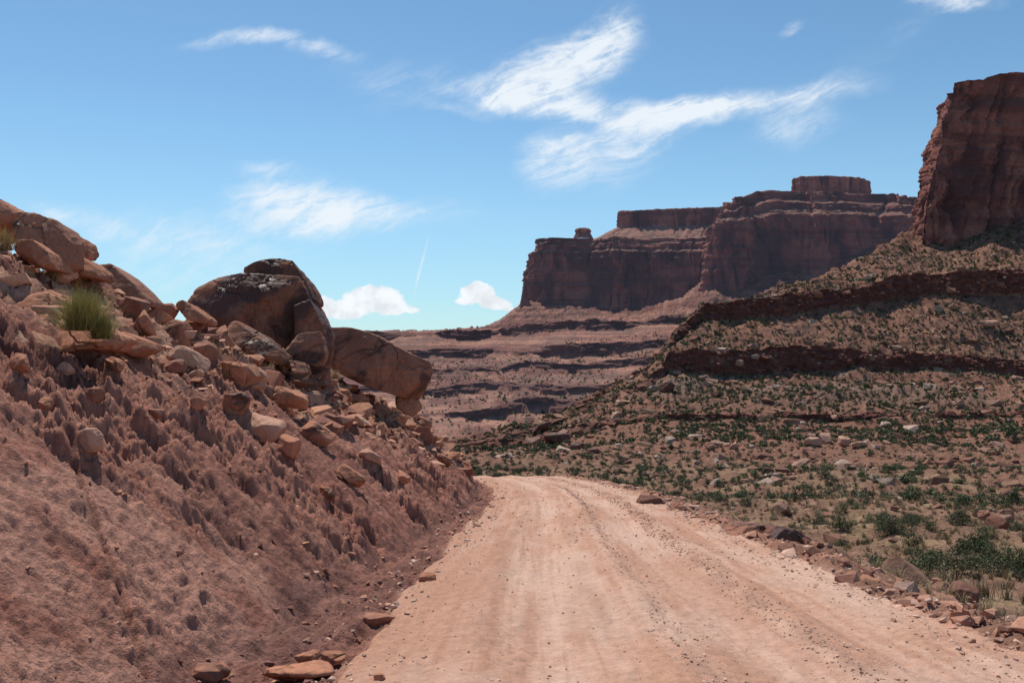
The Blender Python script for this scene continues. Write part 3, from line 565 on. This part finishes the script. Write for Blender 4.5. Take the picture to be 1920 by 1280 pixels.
def tuft(nb,seed,h=.5,sp=.5,w=.008):
    r=np.random.default_rng(seed); az=r.uniform(0,2*np.pi,nb); le=np.clip(np.abs(r.normal(0,sp,nb)),0,1.45); L_=h*r.uniform(.5,1.1,nb); b=r.normal(0,.06,(nb,2))*h*2
    d=np.stack([np.cos(az)*np.sin(le),np.sin(az)*np.sin(le),np.cos(le)],1); sd=np.stack([-np.sin(az),np.cos(az),0*az],1)*w
    p0=np.concatenate([b,np.zeros((nb,1))],1); p1=p0+d*L_[:,None]*.55; p2=p0+d*L_[:,None]+np.stack([np.cos(az),np.sin(az),-.3+0*az],1)*(L_*.12)[:,None]
    V=np.stack([p0-sd,p0+sd,p1-sd*.7,p1+sd*.7,p2],1).reshape(-1,3); o=(np.arange(nb)*5)[:,None]
    Fc=np.concatenate([o+[0,1,3],o+[0,3,2],o+[2,3,4]]); return V,Fc,np.repeat(r.uniform(.7,1.3,nb),5)
gt=[tuft(50,50+i,.30,.5,.006) for i in range(5)]
pp,_=pts_on(1900,14,110,px0=1150,power=.4); m=len(pp); sz=rng.uniform(.6,1.4,m)*np.clip(pp[:,1]/50,1,1.6)
merge('dry_grass',[(a,b) for a,b,_ in gt],pp,sz,M_leaf,rc_(m,[[.36,.27,.15],[.32,.23,.13],[.20,.17,.10],[.38,.28,.17]]),.05,[c for _,_,c in gt])
n=350; y=np.exp(rng.uniform(np.log(5),np.log(40),n)); x=road_cx(y)+3.4+np.abs(rng.normal(0,2.5,n)); z,_=near(x,y)
merge('dry_grass',[(a,b) for a,b,_ in gt],np.stack([x,y,z],1),rng.uniform(.4,1.,n),M_leaf,rc_(n,[[.42,.34,.20],[.36,.30,.17],[.30,.25,.14]]),.05,[c for _,_,c in gt])
n=70; y=rng.uniform(8,34,n); Xc,_=crest(y); x=Xc+rng.uniform(-1,2.0,n); z,_=near(x,y)
merge('dry_grass',[(a,b) for a,b,_ in gt],np.stack([x,y,z],1),rng.uniform(.4,1.2,n),M_leaf,rc_(n,[[.42,.32,.18],[.36,.28,.16]]),.05,[c for _,_,c in gt])
def plant(name,px,row,wpx,nb,colr,sp,seed,w=.006,yy=None):
    if yy is None: x,y,z=cast(px,row)
    else: y=yy; x=(px-960)/F*y; z=(640-row)/F*y
    h=wpx*y/F*.62; V,Fc,sh=tuft(nb,seed,h,sp,w)
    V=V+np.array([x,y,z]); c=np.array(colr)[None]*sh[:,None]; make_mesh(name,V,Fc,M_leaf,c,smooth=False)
plant('green_bush',155,620,150,1900,(.34,.31,.12),1.0,61,.0035,yy=10.9)
plant('green_bush',192,636,95,900,(.32,.29,.11),1.0,71,.0035,yy=11.0)
plant('grass_tuft',325,606,60,300,(.40,.34,.16),.6,62)
plant('grass_tuft',100,528,70,200,(.45,.33,.19),.7,63)
plant('grass_tuft',8,470,80,300,(.45,.33,.16),.6,64)
plant('grass_tuft',430,708,60,250,(.42,.27,.16),.6,65)
plant('grass_tuft',285,575,40,120,(.25,.22,.13),.4,66)
plant('grass_tuft',628,716,44,160,(.40,.30,.17),.6,67)
plant('grass_tuft',165,498,60,40,(.30,.26,.15),.35,68,.003)
print('scatter',time.time()-T0)
# ------------------------------------------------------------------ sky
el=math.radians(60); az=math.radians(-22)
wd=bpy.data.worlds.new('World'); bpy.context.scene.world=wd; wd.use_nodes=True; nt=wd.node_tree; N=nt.nodes; Lk=nt.links
bg=N['Background']; bg.inputs['Strength'].default_value=.1
sky=N.new('ShaderNodeTexSky'); sky.sky_type='NISHITA'; sky.sun_disc=False; sky.sun_elevation=el; sky.sun_rotation=az; sky.altitude=1500; sky.air_density=1.0; sky.dust_density=.3; sky.ozone_density=2.
tc=N.new('ShaderNodeTexCoord')
def M(op,a,b=None,c=None,clamp=False):
    r=N.new('ShaderNodeMath'); r.operation=op; r.use_clamp=clamp
    for i,v in enumerate((a,b,c)):
        if v is None: continue
        if isinstance(v,(int,float)): r.inputs[i].default_value=v
        else: Lk.new(v,r.inputs[i])
    return r.outputs[0]
def SS_(x,a,b,c=0.,d=1.):
    r=N.new('ShaderNodeMapRange'); r.interpolation_type='SMOOTHSTEP'; Lk.new(x,r.inputs['Value'])
    for k,v in zip(('From Min','From Max','To Min','To Max'),(a,b,c,d)): r.inputs[k].default_value=v
    return r.outputs['Result']
sp=N.new('ShaderNodeSeparateXYZ'); Lk.new(tc.outputs['Generated'],sp.inputs[0])
yy=M('MAXIMUM',sp.outputs['Y'],.02); U=M('DIVIDE',sp.outputs['X'],yy); Vv=M('DIVIDE',sp.outputs['Z'],yy)
cb=N.new('ShaderNodeCombineXYZ'); Lk.new(U,cb.inputs[0]); Lk.new(Vv,cb.inputs[1]); P=cb.outputs[0]
def nz(vec,sc,det=5,ro=.6,dist=0.):
    n=N.new('ShaderNodeTexNoise'); n.inputs['Scale'].default_value=sc;n.inputs['Detail'].default_value=det;n.inputs['Roughness'].default_value=ro;n.inputs['Distortion'].default_value=dist
    Lk.new(vec,n.inputs['Vector']); return n
def mapg(vec,loc,rot,scl,typ='TEXTURE'):
    m=N.new('ShaderNodeMapping'); m.vector_type=typ; m.inputs['Location'].default_value=loc; m.inputs['Rotation'].default_value=(0,0,rot); m.inputs['Scale'].default_value=scl; Lk.new(vec,m.inputs['Vector']); return m.outputs[0]
wn=nz(P,6,5,.6); vm=N.new('ShaderNodeVectorMath'); vm.operation='MULTIPLY_ADD'; Lk.new(wn.outputs['Color'],vm.inputs[0]); vm.inputs[1].default_value=(.08,.06,0)
sb=N.new('ShaderNodeVectorMath'); sb.operation='SUBTRACT'; Lk.new(P,sb.inputs[0]); sb.inputs[1].default_value=(.04,.03,0); Lk.new(sb.outputs[0],vm.inputs[2]); PW=vm.outputs[0]
def blobs(lst,vec,pw=1.):
    acc=None
    for (px,row,rx,ry,ang,s) in lst:
        m=mapg(vec,((px-960)/F,(640-row)/F,0),math.radians(ang),(rx/F,ry/F,1))
        ln=N.new('ShaderNodeVectorMath'); ln.operation='LENGTH'
        fl=N.new('ShaderNodeVectorMath'); fl.operation='MULTIPLY'; Lk.new(m,fl.inputs[0]); fl.inputs[1].default_value=(1,1,0); Lk.new(fl.outputs[0],ln.inputs[0])
        f=SS_(ln.outputs['Value'],1.7,0.,0.,s)
        acc=f if acc is None else M('MAXIMUM',acc,f) if pw>1 else M('ADD',acc,f)
    return acc
wis=[(1050,125,130,50,20,1.35),(1150,55,60,50,45,.65),(950,175,120,30,-8,.7),(1110,205,150,28,-6,.95),(1340,198,165,26,10,.95),(1210,245,150,34,22,.75),(1035,310,65,56,35,.75),(1150,315,80,48,30,.5),(1545,178,100,28,12,.65),(1500,240,90,34,5,.6),(1790,16,80,20,3,.95),(1480,45,28,12,30,.55),(440,70,85,14,6,.8),(590,78,85,18,-12,.5),
 (560,365,110,32,-5,.75),(560,400,150,36,-3,.85),(720,408,160,30,3,.55),(330,450,260,50,-5,.55),(500,318,70,14,0,.45),(760,160,120,45,15,.28),(120,395,95,20,-15,.4),(650,120,140,40,-20,.17),(1180,480,200,30,10,.15),(850,206,70,13,-10,.4),(1710,60,60,20,10,.25),(1050,262,80,20,5,.45),(300,520,240,30,0,.35),(1600,120,140,30,15,.15)]
mask=blobs(wis,PW)
nA=nz(mapg(PW,(0,0,0),math.radians(20),(.36,.075,1)),4.5,8,.64,.8).outputs['Fac']
nB=nz(P,30,5,.65,.8).outputs['Fac']
nm=M('ADD',M('MULTIPLY',nA,.7),M('MULTIPLY',nB,.3))
d1=SS_(M('MULTIPLY',mask,SS_(nm,.28,.70,.32,1.4)),.03,1.30,0,.95)
cum=[(700,560,58,26,0,1.),(640,580,60,20,0,.95),(735,574,36,18,0,.9),(600,576,34,26,0,.9),(770,582,22,8,0,.6),(895,550,34,22,0,1.),(925,568,36,14,-8,.95),(870,564,26,10,0,.6),(950,578,20,7,0,.6)]
cm=blobs(cum,P,2)
nC=nz(P,46,7,.62,.2).outputs['Fac']
d2=SS_(M('ADD',cm,M('MULTIPLY',nC,.9)),.76,.96,0,.96)
cont=blobs([(792,490,48,2.0,76,.7),(783,520,30,2.4,80,.4)],P)
d3=M('MULTIPLY',cont,SS_(nB,.3,.7,.3,.9))
shade=SS_(nz(mapg(P,(0,.006,0),0,(1,1,1)),36,5,.6).outputs['Fac'],.35,.62,.86,1.06)
tint=N.new('ShaderNodeVectorMath'); tint.operation='MULTIPLY'; Lk.new(sky.outputs[0],tint.inputs[0]); tint.inputs[1].default_value=(1.0,1.25,1.24)
def mixr(f,a,b):
    m=N.new('ShaderNodeMix'); m.data_type='RGBA'; Lk.new(f,m.inputs['Factor']); Lk.new(a,m.inputs['A'])
    if isinstance(b,tuple): m.inputs['B'].default_value=b
    else: Lk.new(b,m.inputs['B'])
    return m.outputs['Result']
hz=SS_(sp.outputs['Z'],.30,.0,0,.55)
base=mixr(hz,tint.outputs[0],(3.7,6.2,8.3,1))
c=mixr(d1,base,(8.6,9.2,9.8,1))
cc=N.new('ShaderNodeVectorMath'); cc.operation='SCALE'; cc.inputs[0].default_value=(8.9,9.3,9.7); Lk.new(shade,cc.inputs['Scale'])
c=mixr(d2,c,cc.outputs[0]); c=mixr(d3,c,(8.5,9.,9.5,1))
front=SS_(sp.outputs['Y'],.02,.15,0,1)
c=mixr(front,base,c)
Lk.new(c,bg.inputs['Color'])
# ------------------------------------------------------------------ sun, camera
sd=bpy.data.lights.new('sun','SUN'); sd.energy=4.4; sd.angle=math.radians(.5); sd.color=(1,.94,.85)
so=bpy.data.objects.new('sun',sd); bpy.context.scene.collection.objects.link(so)
v=Vector((math.sin(az)*math.cos(el),math.cos(az)*math.cos(el),math.sin(el))); so.rotation_euler=v.to_track_quat('Z','Y').to_euler()
cd=bpy.data.cameras.new('camera'); cd.lens=30; cd.sensor_width=36; cd.clip_start=.1; cd.clip_end=80000
co=bpy.data.objects.new('camera',cd); co.location=(0,0,0); co.rotation_euler=(math.pi/2,0,0); bpy.context.scene.collection.objects.link(co); bpy.context.scene.camera=co
vs=bpy.context.scene.view_settings; vs.view_transform='Standard'; vs.look='None'; vs.exposure=0
print('done',time.time()-T0)
